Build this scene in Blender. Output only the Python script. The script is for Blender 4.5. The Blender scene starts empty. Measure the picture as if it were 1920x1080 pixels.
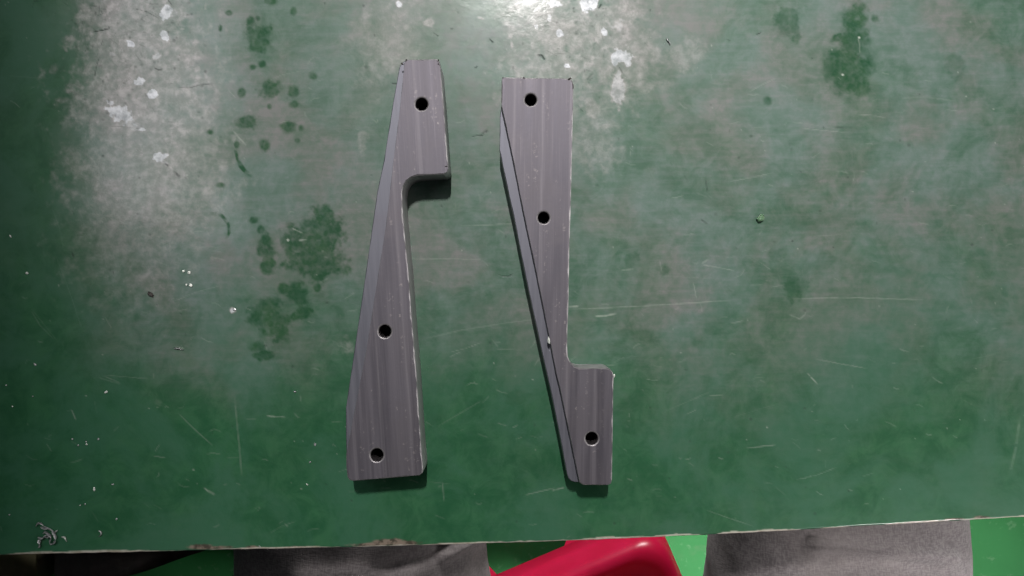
import bpy, bmesh, math, random
import numpy as np
from mathutils import Vector, Matrix
from mathutils.geometry import tessellate_polygon

S = bpy.context.scene
COL = S.collection
rng = np.random.default_rng(7)
random.seed(5)

# ------------------------------------------------------------------ camera
CAM_H, FPX = 0.60, 1600.0            # metres above the bench top, focal length in photo pixels
cam_d = bpy.data.cameras.new("camera")
cam_d.sensor_width = 36.0
cam_d.lens = 36.0 * FPX / 1920.0
cam_d.clip_start, cam_d.clip_end = 0.01, 50
cam = bpy.data.objects.new("camera", cam_d)
cam.location = (0, 0, CAM_H)
COL.objects.link(cam)
S.camera = cam

# ------------------------------------------------------------------ light
w = bpy.data.worlds.new("World"); S.world = w; w.use_nodes = True
w.node_tree.nodes["Background"].inputs["Color"].default_value = (0.80, 0.90, 1.0, 1)
w.node_tree.nodes["Background"].inputs["Strength"].default_value = 0.03

def area(name, loc, sx, sy, radiance, color=(1, 1, 1), target=None):
    d = bpy.data.lights.new(name, 'AREA'); d.shape = 'RECTANGLE'
    d.size, d.size_y = sx, sy
    d.energy = radiance * math.pi * sx * sy
    d.color = color
    o = bpy.data.objects.new(name, d); o.location = loc
    if target is not None:
        o.rotation_euler = (Vector(target) - Vector(loc)).to_track_quat('-Z', 'Y').to_euler()
    COL.objects.link(o)
    return o

# compact strip lamp over the far side of the bench: key light and the glare along the top
key = area("bench_lamp_light", (-0.02, 1.55, 3.10), 0.003, 0.20, 2800.0, (1.0, 0.97, 0.955), target=(0.15, 0.27, 0.0))
key.data.spread = math.radians(35)
# tall pale window over the far left: the vertical sheen at upper left, ending sharply at its left jamb
area("window_light", (-0.90, 0.70, 1.60), 0.36, 1.10, 4.0, (0.96, 0.98, 1.0))
# second pane further along: broad weak sheen behind the brackets
area("window_light", (0.0, 0.85, 1.62), 0.90, 0.80, 0.6, (0.94, 0.99, 1.0))
# added overhead panel: weak fill
area("overhead_fill", (0.9, 0.80, 1.65), 0.8, 0.9, 0.6, (0.93, 0.98, 1.0))
# doorway low on the right: side light on steel walls and legs
area("doorway_light", (2.8, 0.25, 0.75), 1.4, 1.2, 6.0, (1.0, 0.97, 0.96), target=(0.5, -0.3, -0.5))
# added unseen lamp in front of the bench to brighten floor, stool and knees
front_fill = area("added_front_fill", (1.15, -1.22, 1.5), 0.3, 0.3, 28.0, (1.0, 0.97, 0.96), target=(0.46, -0.62, -0.3))
front_fill.data.spread = math.radians(33)
# added unseen lamp, low behind the bench, to brighten the stool's shaded side
area("stool_fill", (0.22, 2.4, -0.30), 0.8, 0.5, 70.0, (1.0, 0.97, 0.96), target=(0.1, -0.3, -0.36))

S.view_settings.view_transform = 'Standard'
S.view_settings.look = 'None'
S.view_settings.exposure = 0.0
S.view_settings.gamma = 1.0

# ------------------------------------------------------------------ helpers
def px(x, y, z=0.0):
    """photo measurement -> point at height z"""
    k = (CAM_H - z) / FPX
    return Vector(((x - 960) * k, (540 - y) * k, z))

def tag(o, label=None, cat=None, group=None, kind=None):
    if label: o["label"] = label
    if cat: o["category"] = cat
    if group: o["group"] = group
    if kind: o["kind"] = kind
    return o

def empty(name, loc=(0, 0, 0), rz=0.0):
    o = bpy.data.objects.new(name, None)
    o.location = loc; o.rotation_euler = (0, 0, rz)
    o.empty_display_size = 0.02
    COL.objects.link(o)
    return o

def mesh_obj(name, verts, faces, mats, parent=None, smooth=False, fmat=None):
    m = bpy.data.meshes.new(name)
    m.from_pydata([tuple(v) for v in verts], [], faces)
    m.update()
    for t in (mats if isinstance(mats, (list, tuple)) else [mats]): m.materials.append(t)
    if fmat is not None: m.polygons.foreach_set("material_index", fmat)
    if smooth: m.polygons.foreach_set("use_smooth", [True] * len(m.polygons))
    o = bpy.data.objects.new(name, m)
    COL.objects.link(o)
    if parent: o.parent = parent
    return o

class NT:
    def __init__(s, name):
        s.m = bpy.data.materials.new(name); s.m.use_nodes = True
        s.t = s.m.node_tree; s.n = s.t.nodes
        s.b = s.n["Principled BSDF"]
    def new(s, typ, **kw):
        n = s.n.new(typ)
        for k, v in kw.items(): setattr(n, k, v)
        return n
    def link(s, a, b): s.t.links.new(a, b)
    def put(s, sock, v):
        if hasattr(v, "is_linked") or isinstance(v, bpy.types.NodeSocket): s.link(v, sock)
        else: sock.default_value = v
    def attr(s, name):
        return s.new("ShaderNodeAttribute", attribute_name=name).outputs["Fac"]
    def coord(s, which="Object", scale=(1, 1, 1), rot=(0, 0, 0)):
        c = s.new("ShaderNodeTexCoord"); mp = s.new("ShaderNodeMapping")
        mp.inputs["Scale"].default_value = scale; mp.inputs["Rotation"].default_value = rot
        s.link(c.outputs[which], mp.inputs["Vector"])
        return mp.outputs["Vector"]
    def noise(s, vec, scale, detail=4, rough=0.55, dist=0.0):
        n = s.new("ShaderNodeTexNoise")
        n.inputs["Scale"].default_value = scale; n.inputs["Detail"].default_value = detail
        n.inputs["Roughness"].default_value = rough; n.inputs["Distortion"].default_value = dist
        s.link(vec, n.inputs["Vector"])
        return n.outputs["Fac"]
    def ramp(s, f, lo, hi, a=0.0, b=1.0):
        n = s.new("ShaderNodeMapRange"); n.interpolation_type = 'SMOOTHSTEP'
        s.put(n.inputs["Value"], f)
        n.inputs["From Min"].default_value = lo; n.inputs["From Max"].default_value = hi
        n.inputs["To Min"].default_value = a; n.inputs["To Max"].default_value = b
        return n.outputs["Result"]
    def math(s, op, a, b=0.0, clamp=False):
        n = s.new("ShaderNodeMath", operation=op, use_clamp=clamp)
        s.put(n.inputs[0], a); s.put(n.inputs[1], b)
        return n.outputs[0]
    def mix(s, f, a, b):
        n = s.new("ShaderNodeMix", data_type='RGBA')
        s.put(n.inputs["Factor"], f)
        for sock, v in ((n.inputs["A"], a), (n.inputs["B"], b)):
            if isinstance(v, tuple): sock.default_value = (*v, 1)
            else: s.link(v, sock)
        return n.outputs["Result"]
    def mixf(s, f, a, b):
        n = s.new("ShaderNodeMix", data_type='FLOAT')
        s.put(n.inputs["Factor"], f); s.put(n.inputs["A"], a); s.put(n.inputs["B"], b)
        return n.outputs["Result"]
    def bump(s, h, strength, dist, prev=None):
        n = s.new("ShaderNodeBump")
        s.put(n.inputs["Strength"], strength); n.inputs["Distance"].default_value = dist
        s.put(n.inputs["Height"], h)
        if prev is not None: s.link(prev, n.inputs["Normal"])
        return n.outputs["Normal"]
    def set(s, **kw):
        names = dict(color="Base Color", rough="Roughness", metal="Metallic", spec="Specular IOR Level",
                     normal="Normal", coat="Coat Weight", coat_rough="Coat Roughness", coat_normal="Coat Normal", sheen="Sheen Weight")
        for k, v in kw.items():
            sock = s.b.inputs[names[k]]
            if isinstance(v, tuple): sock.default_value = (*v, 1)
            else: s.put(sock, v)
        return s.m

# ------------------------------------------------------------------ materials
def mat_bench():
    t = NT("green_bench_paint")
    v = t.coord("Object")
    oil, worn, scr, mark = t.attr("oil"), t.attr("worn"), t.attr("scratch"), t.attr("mark")
    edge, chip, dust_and_light = t.attr("edge"), t.attr("chip"), t.attr("dust_and_light")
    n1 = t.noise(v, 12, 6, 0.66, 0.5)
    n2 = t.noise(v, 52, 6, 0.68, 0.6)
    n3 = t.noise(v, 170, 4, 0.6)
    nf = t.noise(v, 900, 2, 0.5)
    vs = t.coord("Object", (7, 60, 1), (0, 0, 0.06))
    ns = t.noise(vs, 4, 4, 0.6)                                   # wiping streaks along the bench
    green = t.mix(t.ramp(n2, 0.35, 0.7), (0.014, 0.078, 0.032), (0.027, 0.110, 0.047))
    teal = t.mix(t.ramp(n1, 0.42, 0.62), green, (0.029, 0.106, 0.056))
    d0 = t.math('ADD', t.ramp(n1, 0.34, 0.64, 0.22, 0.60), t.ramp(n2, 0.36, 0.68, 0.14, 0.46))
    d1 = t.math('ADD', d0, t.ramp(ns, 0.40, 0.72, -0.06, 0.14))
    d2 = t.math('MULTIPLY', t.math('MULTIPLY', d1, dust_and_light), t.ramp(n3, 0.2, 0.8, 0.75, 1.2), True)
    mauve = t.mix(t.ramp(t.noise(v, 15, 4, 0.6, 0.3), 0.40, 0.62), (0.122, 0.164, 0.148), (0.152, 0.155, 0.146))
    c = t.mix(d2, teal, mauve)
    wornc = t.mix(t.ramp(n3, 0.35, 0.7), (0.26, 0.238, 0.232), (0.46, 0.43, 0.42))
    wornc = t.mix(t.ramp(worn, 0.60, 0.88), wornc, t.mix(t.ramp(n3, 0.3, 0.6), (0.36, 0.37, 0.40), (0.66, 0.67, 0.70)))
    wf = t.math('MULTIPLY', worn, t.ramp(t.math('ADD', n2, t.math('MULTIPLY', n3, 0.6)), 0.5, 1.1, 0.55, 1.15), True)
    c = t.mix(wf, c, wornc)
    c = t.mix(t.math('MULTIPLY', oil, 0.93), c, t.mix(t.ramp(n2, 0.4, 0.65), (0.014, 0.062, 0.027), (0.026, 0.080, 0.034)))
    c = t.mix(t.math('MULTIPLY', mark, 0.85), c, (0.026, 0.036, 0.031))
    c = t.mix(scr, c, (0.42, 0.46, 0.40))
    c = t.mix(chip, c, t.mix(t.ramp(n3, 0.4, 0.6), (0.06, 0.042, 0.034), (0.20, 0.15, 0.12)))
    c = t.mix(edge, c, t.mix(t.ramp(n3, 0.3, 0.7), (0.42, 0.36, 0.29), (0.62, 0.57, 0.50)))
    r = t.mixf(d2, 0.38, 0.48)
    r = t.mixf(worn, r, 0.52)
    r = t.mixf(oil, r, 0.24)
    r = t.math('ADD', r, t.ramp(n3, 0.3, 0.7, -0.03, 0.05))
    sp = t.mixf(oil, t.mixf(d2, 0.14, 0.22), 0.06)
    sp = t.mixf(worn, sp, 0.18)
    sp = t.mixf(mark, sp, 0.1)
    h = t.math('ADD', t.math('MULTIPLY', n3, 0.35), t.math('MULTIPLY', n2, 0.8))
    nb = t.bump(h, t.mixf(worn, 0.10, 0.24), 0.0014)
    nb = t.bump(nf, t.mixf(worn, 0.05, 0.22), 0.0004, nb)
    dent = t.math('SUBTRACT', t.math('MULTIPLY', worn, 0.4), t.math('ADD', mark, t.math('MULTIPLY', scr, 0.4)))
    nb = t.bump(dent, 0.4, 0.0005, nb)
    cw = t.math('MULTIPLY', t.math('SUBTRACT', 1.0, t.math('MAXIMUM', oil, t.math('MAXIMUM', mark, edge))), t.mixf(worn, 0.55, 0.60), True)
    return t.set(color=c, rough=r, spec=sp, normal=nb, coat=cw, coat_rough=t.mixf(worn, 0.12, 0.15), coat_normal=t.bump(h, t.mixf(worn, 0.05, 0.16), 0.0012))

def mat_steel():
    t = NT("dark_rolled_steel")
    v = t.coord("Object")
    st = t.noise(t.coord("Object", (150, 5, 1)), 1.0, 3, 0.55)
    st2 = t.noise(t.coord("Object", (900, 18, 1)), 1.0, 3, 0.6)
    wv = t.new("ShaderNodeTexWave"); wv.wave_type = 'BANDS'; wv.bands_direction = 'X'; wv.wave_profile = 'SIN'
    wv.inputs["Scale"].default_value = 16.5; wv.inputs["Distortion"].default_value = 0.15
    wv.inputs["Detail"].default_value = 1.0; wv.inputs["Detail Scale"].default_value = 0.4
    t.link(t.coord("Object", (1, 0.12, 1)), wv.inputs["Vector"])
    line = t.ramp(wv.outputs["Fac"], 0.93, 1.0)
    patch = t.noise(v, 28, 4, 0.6, 0.5)
    fine = t.noise(v, 420, 3, 0.6)
    c = t.mix(t.ramp(st, 0.35, 0.66), (0.073, 0.067, 0.080), (0.107, 0.098, 0.113))
    c = t.mix(t.ramp(patch, 0.46, 0.70, 0, 0.5), c, (0.098, 0.088, 0.098))
    c = t.mix(t.ramp(st2, 0.50, 0.78, 0, 0.35), c, (0.17, 0.153, 0.168))
    c = t.mix(t.math('MULTIPLY', line, t.ramp(st2, 0.3, 0.7, 0.10, 0.45)), c, (0.165, 0.152, 0.165))
    speck = t.math('MULTIPLY', t.ramp(fine, 0.56, 0.70), t.ramp(t.noise(t.coord("Object", (170, 22, 1)), 1.0, 3, 0.6), 0.53, 0.64))
    c = t.mix(t.math('MULTIPLY', speck, 0.36), c, (0.36, 0.32, 0.31))
    r = t.ramp(st, 0.3, 0.7, 0.46, 0.58)
    nb = t.bump(st2, 0.10, 0.0004)
    nb = t.bump(fine, 0.10, 0.0003, nb)
    return t.set(color=c, rough=r, metal=0.55, spec=0.4, normal=nb)

def mat_milled():
    t = NT("milled_blue_grey_steel")
    st = t.noise(t.coord("Object", (300, 14, 1), (0, 0, 0.0)), 1.0, 4, 0.6)
    p = t.noise(t.coord("Object"), 40, 3, 0.5)
    c = t.mix(t.ramp(st, 0.3, 0.7), (0.092, 0.093, 0.112), (0.122, 0.122, 0.144))
    c = t.mix(t.ramp(p, 0.5, 0.75, 0, 0.35), c, (0.105, 0.095, 0.115))
    return t.set(color=c, rough=t.ramp(st, 0.3, 0.7, 0.46, 0.56), metal=0.55, normal=t.bump(st, 0.08, 0.0003))

def mat_edge():
    t = NT("bare_filed_steel_edge")
    f = t.noise(t.coord("Object"), 110, 4, 0.6)
    c = t.mix(t.ramp(f, 0.3, 0.7), (0.20, 0.188, 0.196), (0.32, 0.308, 0.31))
    return t.set(color=c, rough=0.42, metal=0.6, normal=t.bump(f, 0.3, 0.0004))

def mat_wall():
    t = NT("sawn_steel_side")
    f = t.noise(t.coord("Object", (60, 60, 900)), 1.0, 3, 0.6)
    c = t.mix(t.ramp(f, 0.35, 0.65), (0.26, 0.25, 0.26), (0.42, 0.41, 0.41))
    return t.set(color=c, rough=0.5, metal=0.5, normal=t.bump(f, 0.2, 0.0004))

def simple(name, c1, c2, scale=60, rough=0.5, metal=0.0, spec=0.5, bump=0.0):
    t = NT(name)
    f = t.noise(t.coord("Object"), scale, 4, 0.6)
    kw = dict(color=t.mix(t.ramp(f, 0.3, 0.7), c1, c2), rough=rough, metal=metal, spec=spec)
    if bump: kw["normal"] = t.bump(f, bump, 0.001)
    return t.set(**kw)

def mat_denim():
    t = NT("grey_denim")
    a = t.noise(t.coord("Object", (900, 220, 220)), 1.0, 2, 0.5)
    b = t.noise(t.coord("Object", (220, 900, 220)), 1.0, 2, 0.5)
    p = t.noise(t.coord("Object"), 14, 5, 0.6, 0.4)
    f = t.math('MULTIPLY', t.math('ADD', a, b), 0.5)
    c = t.mix(t.ramp(f, 0.38, 0.62), (0.085, 0.075, 0.077), (0.140, 0.126, 0.127))
    c = t.mix(t.ramp(p, 0.40, 0.72, 0.0, 0.5), c, (0.17, 0.150, 0.146))
    return t.set(color=c, rough=0.95, spec=0.1, sheen=0.12, normal=t.bump(f, 0.35, 0.0012))

def mat_floor():
    t = NT("green_epoxy_floor")
    v = t.coord("Object")
    a, b = t.noise(v, 5, 5, 0.6), t.noise(v, 60, 3, 0.6)
    c = t.mix(t.ramp(a, 0.35, 0.7), (0.012, 0.088, 0.023), (0.018, 0.112, 0.033))
    c = t.mix(t.ramp(b, 0.60, 0.72, 0, 0.35), c, (0.10, 0.17, 0.11))
    c = t.mix(t.ramp(t.noise(v, 18, 5, 0.7, 0.8), 0.55, 0.75, 0, 0.4), c, (0.05, 0.10, 0.05))
    return t.set(color=c, rough=0.75, spec=0.15)

M_bench, M_steel, M_mill, M_edge, M_wall = mat_bench(), mat_steel(), mat_milled(), mat_edge(), mat_wall()
M_rim = simple("filed_hole_rim", (0.17, 0.158, 0.165), (0.26, 0.245, 0.25), 500, 0.45, 0.5)
M_bore = simple("oily_bore", (0.015, 0.013, 0.014), (0.03, 0.026, 0.028), 300, 0.6, 0.3)
M_denim, M_floor = mat_denim(), mat_floor()
def mat_red():
    t = NT("red_plastic_shell")
    f = t.noise(t.coord("Object"), 25, 3, 0.5)
    m = t.set(color=t.mix(t.ramp(f, 0.3, 0.7), (0.66, 0.012, 0.075), (0.74, 0.016, 0.095)), rough=0.30)
    tr = t.new("ShaderNodeBsdfTranslucent"); tr.inputs["Color"].default_value = (0.85, 0.02, 0.09, 1)
    mx = t.new("ShaderNodeMixShader"); mx.inputs["Fac"].default_value = 0.42
    t.link(t.b.outputs["BSDF"], mx.inputs[1]); t.link(tr.outputs["BSDF"], mx.inputs[2])
    t.link(mx.outputs["Shader"], t.n["Material Output"].inputs["Surface"])
    return m
M_red = mat_red()
M_swarf = simple("grey_swarf", (0.28, 0.29, 0.29), (0.50, 0.50, 0.50), 700, 0.4, 0.5)
M_pale = simple("pale_crumb", (0.45, 0.48, 0.43), (0.65, 0.67, 0.62), 900, 0.5)
M_white = simple("white_crumb", (0.75, 0.77, 0.70), (0.85, 0.86, 0.80), 900, 0.5)
M_dark = simple("dark_flake_paint", (0.018, 0.016, 0.014), (0.045, 0.035, 0.030), 900, 0.7)
M_bead = simple("green_paint_bead", (0.08, 0.16, 0.09), (0.16, 0.26, 0.15), 500, 0.2)
M_legs = simple("dark_green_frame", (0.02, 0.05, 0.03), (0.03, 0.07, 0.04), 40, 0.45)

# ------------------------------------------------------------------ numeric noise
def vnoise(X, Y, scale, seed, octaves=3, gain=0.5):
    out = np.zeros_like(X); amp = 1.0; tot = 0.0
    for o in range(octaves):
        r = np.random.default_rng(seed * 31 + o)
        lat = r.random((256, 256))
        u, v = X / scale * 2 ** o + 40.3 * o, Y / scale * 2 ** o + 17.7 * o
        iu, iv = np.floor(u).astype(int), np.floor(v).astype(int)
        fu, fv = u - iu, v - iv
        fu, fv = fu * fu * (3 - 2 * fu), fv * fv * (3 - 2 * fv)
        a = lat[iv % 256, iu % 256]; b = lat[iv % 256, (iu + 1) % 256]
        c = lat[(iv + 1) % 256, iu % 256]; d = lat[(iv + 1) % 256, (iu + 1) % 256]
        out += amp * ((a * (1 - fu) + b * fu) * (1 - fv) + (c * (1 - fu) + d * fu) * fv)
        tot += amp; amp *= gain
    return out / tot

def sstep(lo, hi, x):
    t = np.clip((x - lo) / (hi - lo), 0, 1)
    return t * t * (3 - 2 * t)

# ------------------------------------------------------------------ workbench
EX = [-700, 0, 240, 430, 640, 870, 1100, 1330, 1500, 1640, 1760, 1920, 2600]
EY = [1052, 1041, 1036, 1031, 1027, 1021, 1013.5, 1003, 994.5, 986, 979, 969.5, 925]

def build_bench():
    K = CAM_H / FPX
    xs = np.concatenate([[-0.90, -0.70, -0.52, -0.42], np.linspace(-0.375, 0.375, 1001), [0.42, 0.52, 0.70, 0.90]])
    rows = np.concatenate([[0.66, 0.50, 0.36, 0.27], np.linspace(0.215, -0.19, 545)])
    PX = xs / K + 960
    jag = (vnoise(PX, PX * 0, 22, 3, 4) - 0.5) * 1.5
    ye = (540 - (np.interp(PX, EX, EY) + jag)) * K
    nx = len(xs); y0, yt = -0.19, 0.215
    X = np.tile(xs, (len(rows), 1))
    Yr = np.tile(rows[:, None], (1, nx))
    edge_in = ye + 0.0011
    Y = np.where(Yr > yt, Yr, edge_in + (Yr - y0) * (yt - edge_in) / (yt - y0))
    U, V = X / K + 960, 540 - Y / K                       # bench marks are measured in photo units
    # gentle waviness of an old painted top
    Z = (vnoise(U, V, 160, 11, 2) - 0.5) * 0.0005
    oil = np.zeros_like(U); worn = np.zeros_like(U); scr = np.zeros_like(U)
    mark = np.zeros_like(U); chip = np.zeros_like(U)
    wob = vnoise(U, V, 26, 5, 4, 0.6) - 0.5
    wob2 = vnoise(U, V, 9, 6, 3, 0.6) - 0.5
    mott = vnoise(U, V, 12, 9, 3, 0.65)
    urow, vcol = U[len(rows) // 2], V[:, nx // 2]

    def win(x0, x1, y0, y1):
        a, b = np.searchsorted(urow, [x0, x1]); c, d = np.searchsorted(vcol, [y0 - 25, y1 + 25])
        return slice(max(c, 0), d), slice(max(a, 0), b)
    def blob(A, x, y, rx, ry, rot=0, s=1.0, soft=0.3, rag=1.0):
        R = max(rx, ry) * 1.9 + 8
        w_ = win(x - R, x + R, y - R, y + R)
        u, v = U[w_] - x, V[w_] - y
        c_, s_ = math.cos(math.radians(rot)), math.sin(math.radians(rot))
        a, b = (u * c_ + v * s_) / rx, (-u * s_ + v * c_) / ry
        d = np.hypot(a, b) + rag * (wob[w_] * 1.1 + wob2[w_] * 0.7)
        A[w_] = np.maximum(A[w_], s * (1 - sstep(1 - soft, 1 + soft, d)))
    def line(A, pts, wd=1.6, s=1.0, fade=True, rag=0.5):
        P = np.array(pts, float); L = 0; seg = []
        for p, q in zip(P[:-1], P[1:]):
            l = float(np.hypot(*(q - p))); seg.append((p, q, L, l)); L += l
        for p, q, l0, l in seg:
            w_ = win(min(p[0], q[0]) - 8, max(p[0], q[0]) + 8, min(p[1], q[1]) - 8, max(p[1], q[1]) + 8)
            u, v = U[w_], V[w_]
            t = np.clip(((u - p[0]) * (q[0] - p[0]) + (v - p[1]) * (q[1] - p[1])) / max(l * l, 1e-6), 0, 1)
            d = np.hypot(u - p[0] - t * (q[0] - p[0]), v - p[1] - t * (q[1] - p[1]))
            g = (l0 + t * l) / L
            k = s * (np.clip(np.minimum(g, 1 - g) * 6 + 0.25, 0, 1) if fade else 1.0)
            k = k * np.clip(1 + rag * 3 * wob2[w_], 0, 1.3)
            A[w_] = np.maximum(A[w_], k * (1 - sstep(wd * 0.4, wd * 1.25, d)))

    # oil-soaked patches
    for a in [(1600, 60, 26, 60, 5), (1596, 128, 34, 46, 10), (1568, 122, 26, 30, 20), (1612, 160, 18, 24), (1570, 70, 17, 8, -25),
              (1478, 48, 26, 34, -30), (1494, 66, 14, 20), (1640, 34, 7, 7), (1440, 188, 9, 9), (1790, 125, 16, 24, -15),
              (487, 68, 26, 22, 20), (478, 84, 14, 18, 0), (505, 55, 10, 16, 30), (470, 40, 7, 8), (483, 35, 5, 5), (506, 2, 12, 8), (430, 24, 6, 5),
              (413, 53, 4, 7), (550, 22, 6, 9), (473, 126, 7, 6), (491, 120, 8, 6), (507, 166, 20, 16, 10), (549, 172, 11, 12, 40), (552, 196, 11, 8),
              (452, 175, 7, 10, 20), (466, 227, 20, 13, -8), (538, 238, 15, 11, 0), (565, 240, 5, 6), (394, 248, 7, 5), (496, 272, 9, 11), (444, 272, 5, 6),
              (588, 143, 8, 7), (412, 347, 9, 5), (557, 263, 5, 4), (505, 200, 4, 5),
              (476, 413, 8, 6), (489, 430, 6, 9), (500, 462, 15, 20), (502, 495, 11, 18), (490, 470, 8, 12),
              (585, 470, 52, 42, 25), (610, 440, 30, 42, -10), (565, 470, 30, 24, 0), (600, 500, 40, 24, 0), (612, 406, 14, 18), (558, 548, 16, 20), (532, 541, 10, 9),
              (595, 540, 7, 8), (510, 600, 38, 28, 10), (512, 572, 16, 16), (525, 620, 30, 18, 0), (488, 595, 18, 16), (560, 590, 22, 10, -20),
              (480, 650, 14, 10), (495, 666, 18, 8), (1180, 490, 18, 14), (1245, 505, 12, 9), (1450, 480, 20, 14), (1490, 540, 16, 22),
              (1205, 628, 40, 16, 10), (970, 745, 20, 12), (1185, 800, 18, 14)]:
        x, y, rx, ry = a[:4]; rot = a[4] if len(a) > 4 else 0
        big = max(rx, ry) > 15
        s = 1.0 if x < 700 else 0.8
        if y > 470 and x > 700: s = 0.45
        if x > 1700: s = 0.5
        if 1460 < x < 1500: s = 0.7
        if 1560 < x < 1620: s = 1.0
        blob(oil, x, y, rx, ry, rot, s, 0.34 if big else 0.42, 0.75 if x > 1500 else 1.35 if big else 0.9)
    oil *= np.clip(0.46 + 0.62 * mott + 0.5 * (vnoise(U, V, 5, 19, 2) - .5), 0, 0.92)
    for pts in ([(440, 275), (446, 300), (458, 318), (470, 330)], [(395, 400), (415, 403), (428, 420), (430, 435), (424, 446)], [(444, 290), (450, 312), (462, 325)]):
        line(oil, pts, 3.5, 0.9, True, 0.8)
    # broad soft green islands where dust has been wiped away
    # worn, rubbed and scraped ground coats; broad upper-left blobs also paint in a pale sheen
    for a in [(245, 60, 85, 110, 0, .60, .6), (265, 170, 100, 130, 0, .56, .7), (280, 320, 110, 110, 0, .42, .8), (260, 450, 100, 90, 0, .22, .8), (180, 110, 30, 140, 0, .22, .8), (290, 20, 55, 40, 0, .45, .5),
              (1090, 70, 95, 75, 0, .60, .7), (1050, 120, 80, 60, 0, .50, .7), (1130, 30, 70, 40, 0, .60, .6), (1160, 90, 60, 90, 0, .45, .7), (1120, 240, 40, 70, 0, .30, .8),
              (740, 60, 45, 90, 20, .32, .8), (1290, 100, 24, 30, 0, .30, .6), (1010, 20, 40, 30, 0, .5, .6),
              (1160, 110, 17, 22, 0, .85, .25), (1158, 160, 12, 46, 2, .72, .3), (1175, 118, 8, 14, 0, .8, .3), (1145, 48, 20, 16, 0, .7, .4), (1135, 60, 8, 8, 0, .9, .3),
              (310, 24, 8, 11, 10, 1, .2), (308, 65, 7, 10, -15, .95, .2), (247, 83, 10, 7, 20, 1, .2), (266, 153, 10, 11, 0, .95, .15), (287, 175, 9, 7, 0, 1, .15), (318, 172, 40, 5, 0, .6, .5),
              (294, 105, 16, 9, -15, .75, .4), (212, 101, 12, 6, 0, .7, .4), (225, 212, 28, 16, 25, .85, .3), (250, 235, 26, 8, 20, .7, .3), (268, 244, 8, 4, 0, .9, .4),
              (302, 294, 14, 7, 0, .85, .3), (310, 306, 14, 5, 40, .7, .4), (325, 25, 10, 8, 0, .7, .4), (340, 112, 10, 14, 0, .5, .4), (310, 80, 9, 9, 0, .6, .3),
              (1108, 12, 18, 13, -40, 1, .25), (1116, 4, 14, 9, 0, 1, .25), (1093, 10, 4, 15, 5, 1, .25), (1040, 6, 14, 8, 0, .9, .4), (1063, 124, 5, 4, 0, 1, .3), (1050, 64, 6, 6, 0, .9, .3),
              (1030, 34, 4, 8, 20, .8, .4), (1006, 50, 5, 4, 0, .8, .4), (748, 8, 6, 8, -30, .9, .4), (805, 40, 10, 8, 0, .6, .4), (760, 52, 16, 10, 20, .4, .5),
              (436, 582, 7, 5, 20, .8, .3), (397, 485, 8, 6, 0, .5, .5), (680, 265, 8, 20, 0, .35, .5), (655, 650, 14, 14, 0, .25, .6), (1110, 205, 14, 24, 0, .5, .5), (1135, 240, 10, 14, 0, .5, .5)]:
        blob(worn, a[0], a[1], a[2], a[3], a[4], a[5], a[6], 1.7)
    # warm bare patch and painted-in sheen top left are part of worn; gouges and dark nicks
    for pts, wd, s in [([(907, 254), (885, 256)], 2.0, .8), ([(914, 245), (905, 252)], 4.5, .9), ([(1007, 104), (1016, 104), (1022, 113)], 2.4, 1), ([(918, 73), (925, 80)], 2.2, 1),
                       ([(852, 22), (860, 24)], 3, 1), ([(812, 62), (822, 68)], 1.6, .8), ([(895, 125), (890, 128)], 2, .7), ([(174, 60), (190, 57), (203, 54), (206, 49)], 1.8, .85),
                       ([(186, 106), (180, 125), (177, 145)], 1.6, .7), ([(290, 128), (297, 131), (304, 130)], 2, .9), ([(230, 254), (233, 259)], 2.2, .9),
                       ([(333, 164), (355, 165), (375, 159), (400, 157)], 2.2, .55), ([(326, 322), (337, 332)], 4.5, .75), ([(345, 332), (350, 335)], 3, .7), ([(309, 307), (316, 311)], 3, .7),
                       ([(200, 238), (230, 238), (262, 241)], 1.3, .6), ([(356, 189), (359, 191)], 2.6, .9), ([(933, 514), (940, 518), (952, 519), (962, 514)], 1.6, .9),
                       ([(1324, 337), (1326, 360)], 1.8, .6), ([(1315, 412), (1326, 420)], 3.2, .6), ([(1498, 319), (1503, 324)], 1.8, .8), ([(1419, 65), (1428, 61)], 2, .8),
                       ([(1362, 74), (1370, 77)], 1.6, .6), ([(1720, 175), (1724, 178)], 3.0, 1), ([(1484, 452), (1488, 453)], 3, .8), ([(1562, 463), (1563, 465)], 2.4, .8), ([(1565, 239), (1600, 239)], 3.0, .45),
                       ([(1523, 108), (1523, 110)], 3, .5), ([(338, 588), (340, 590)], 2.4, .9), ([(280, 548), (286, 556)], 3.2, .8), ([(135, 475), (138, 482)], 3.5, .7), ([(135, 395), (137, 402)], 3, .6),
                       ([(293, 572), (295, 573)], 1.8, .7), ([(325, 653), (344, 656)], 2.0, .5), ([(250, 16), (275, 22), (300, 36)], 1.2, .6), ([(315, 0), (322, 10)], 2, .9), ([(1128, 8), (1122, 16)], 2.4, .9),
                       ([(60, 14), (64, 2), (75, 1)], 1.3, .8), ([(1282, 328), (1290, 340)], 2.0, .4), ([(1330, 245), (1334, 244)], 2, .5), ([(735, 157), (743, 157)], 3, .7),
                       ([(1160, 124), (1168, 138)], 1.4, .6), ([(1150, 140), (1158, 150)], 1.4, .5), ([(1100, 150), (1112, 138)], 1.8, .5)]:
        line(mark, pts, wd * 0.62, s * 0.9, True, 1.1)
    r = np.random.default_rng(21)
    for _ in range(260):                                   # pin-pricks and specks
        x, y = r.uniform(150, 1900), r.uniform(0, 1000) ** 1.0
        if r.random() < 0.45: x, y = r.normal(260, 70), abs(r.normal(60, 120))
        elif r.random() < 0.3: x, y = r.normal(1080, 70), abs(r.normal(70, 60))
        blob(mark, x, y, r.uniform(1.2, 3.0), r.uniform(1.2, 3.0), 0, r.uniform(.15, .55), .6, .5)
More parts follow.
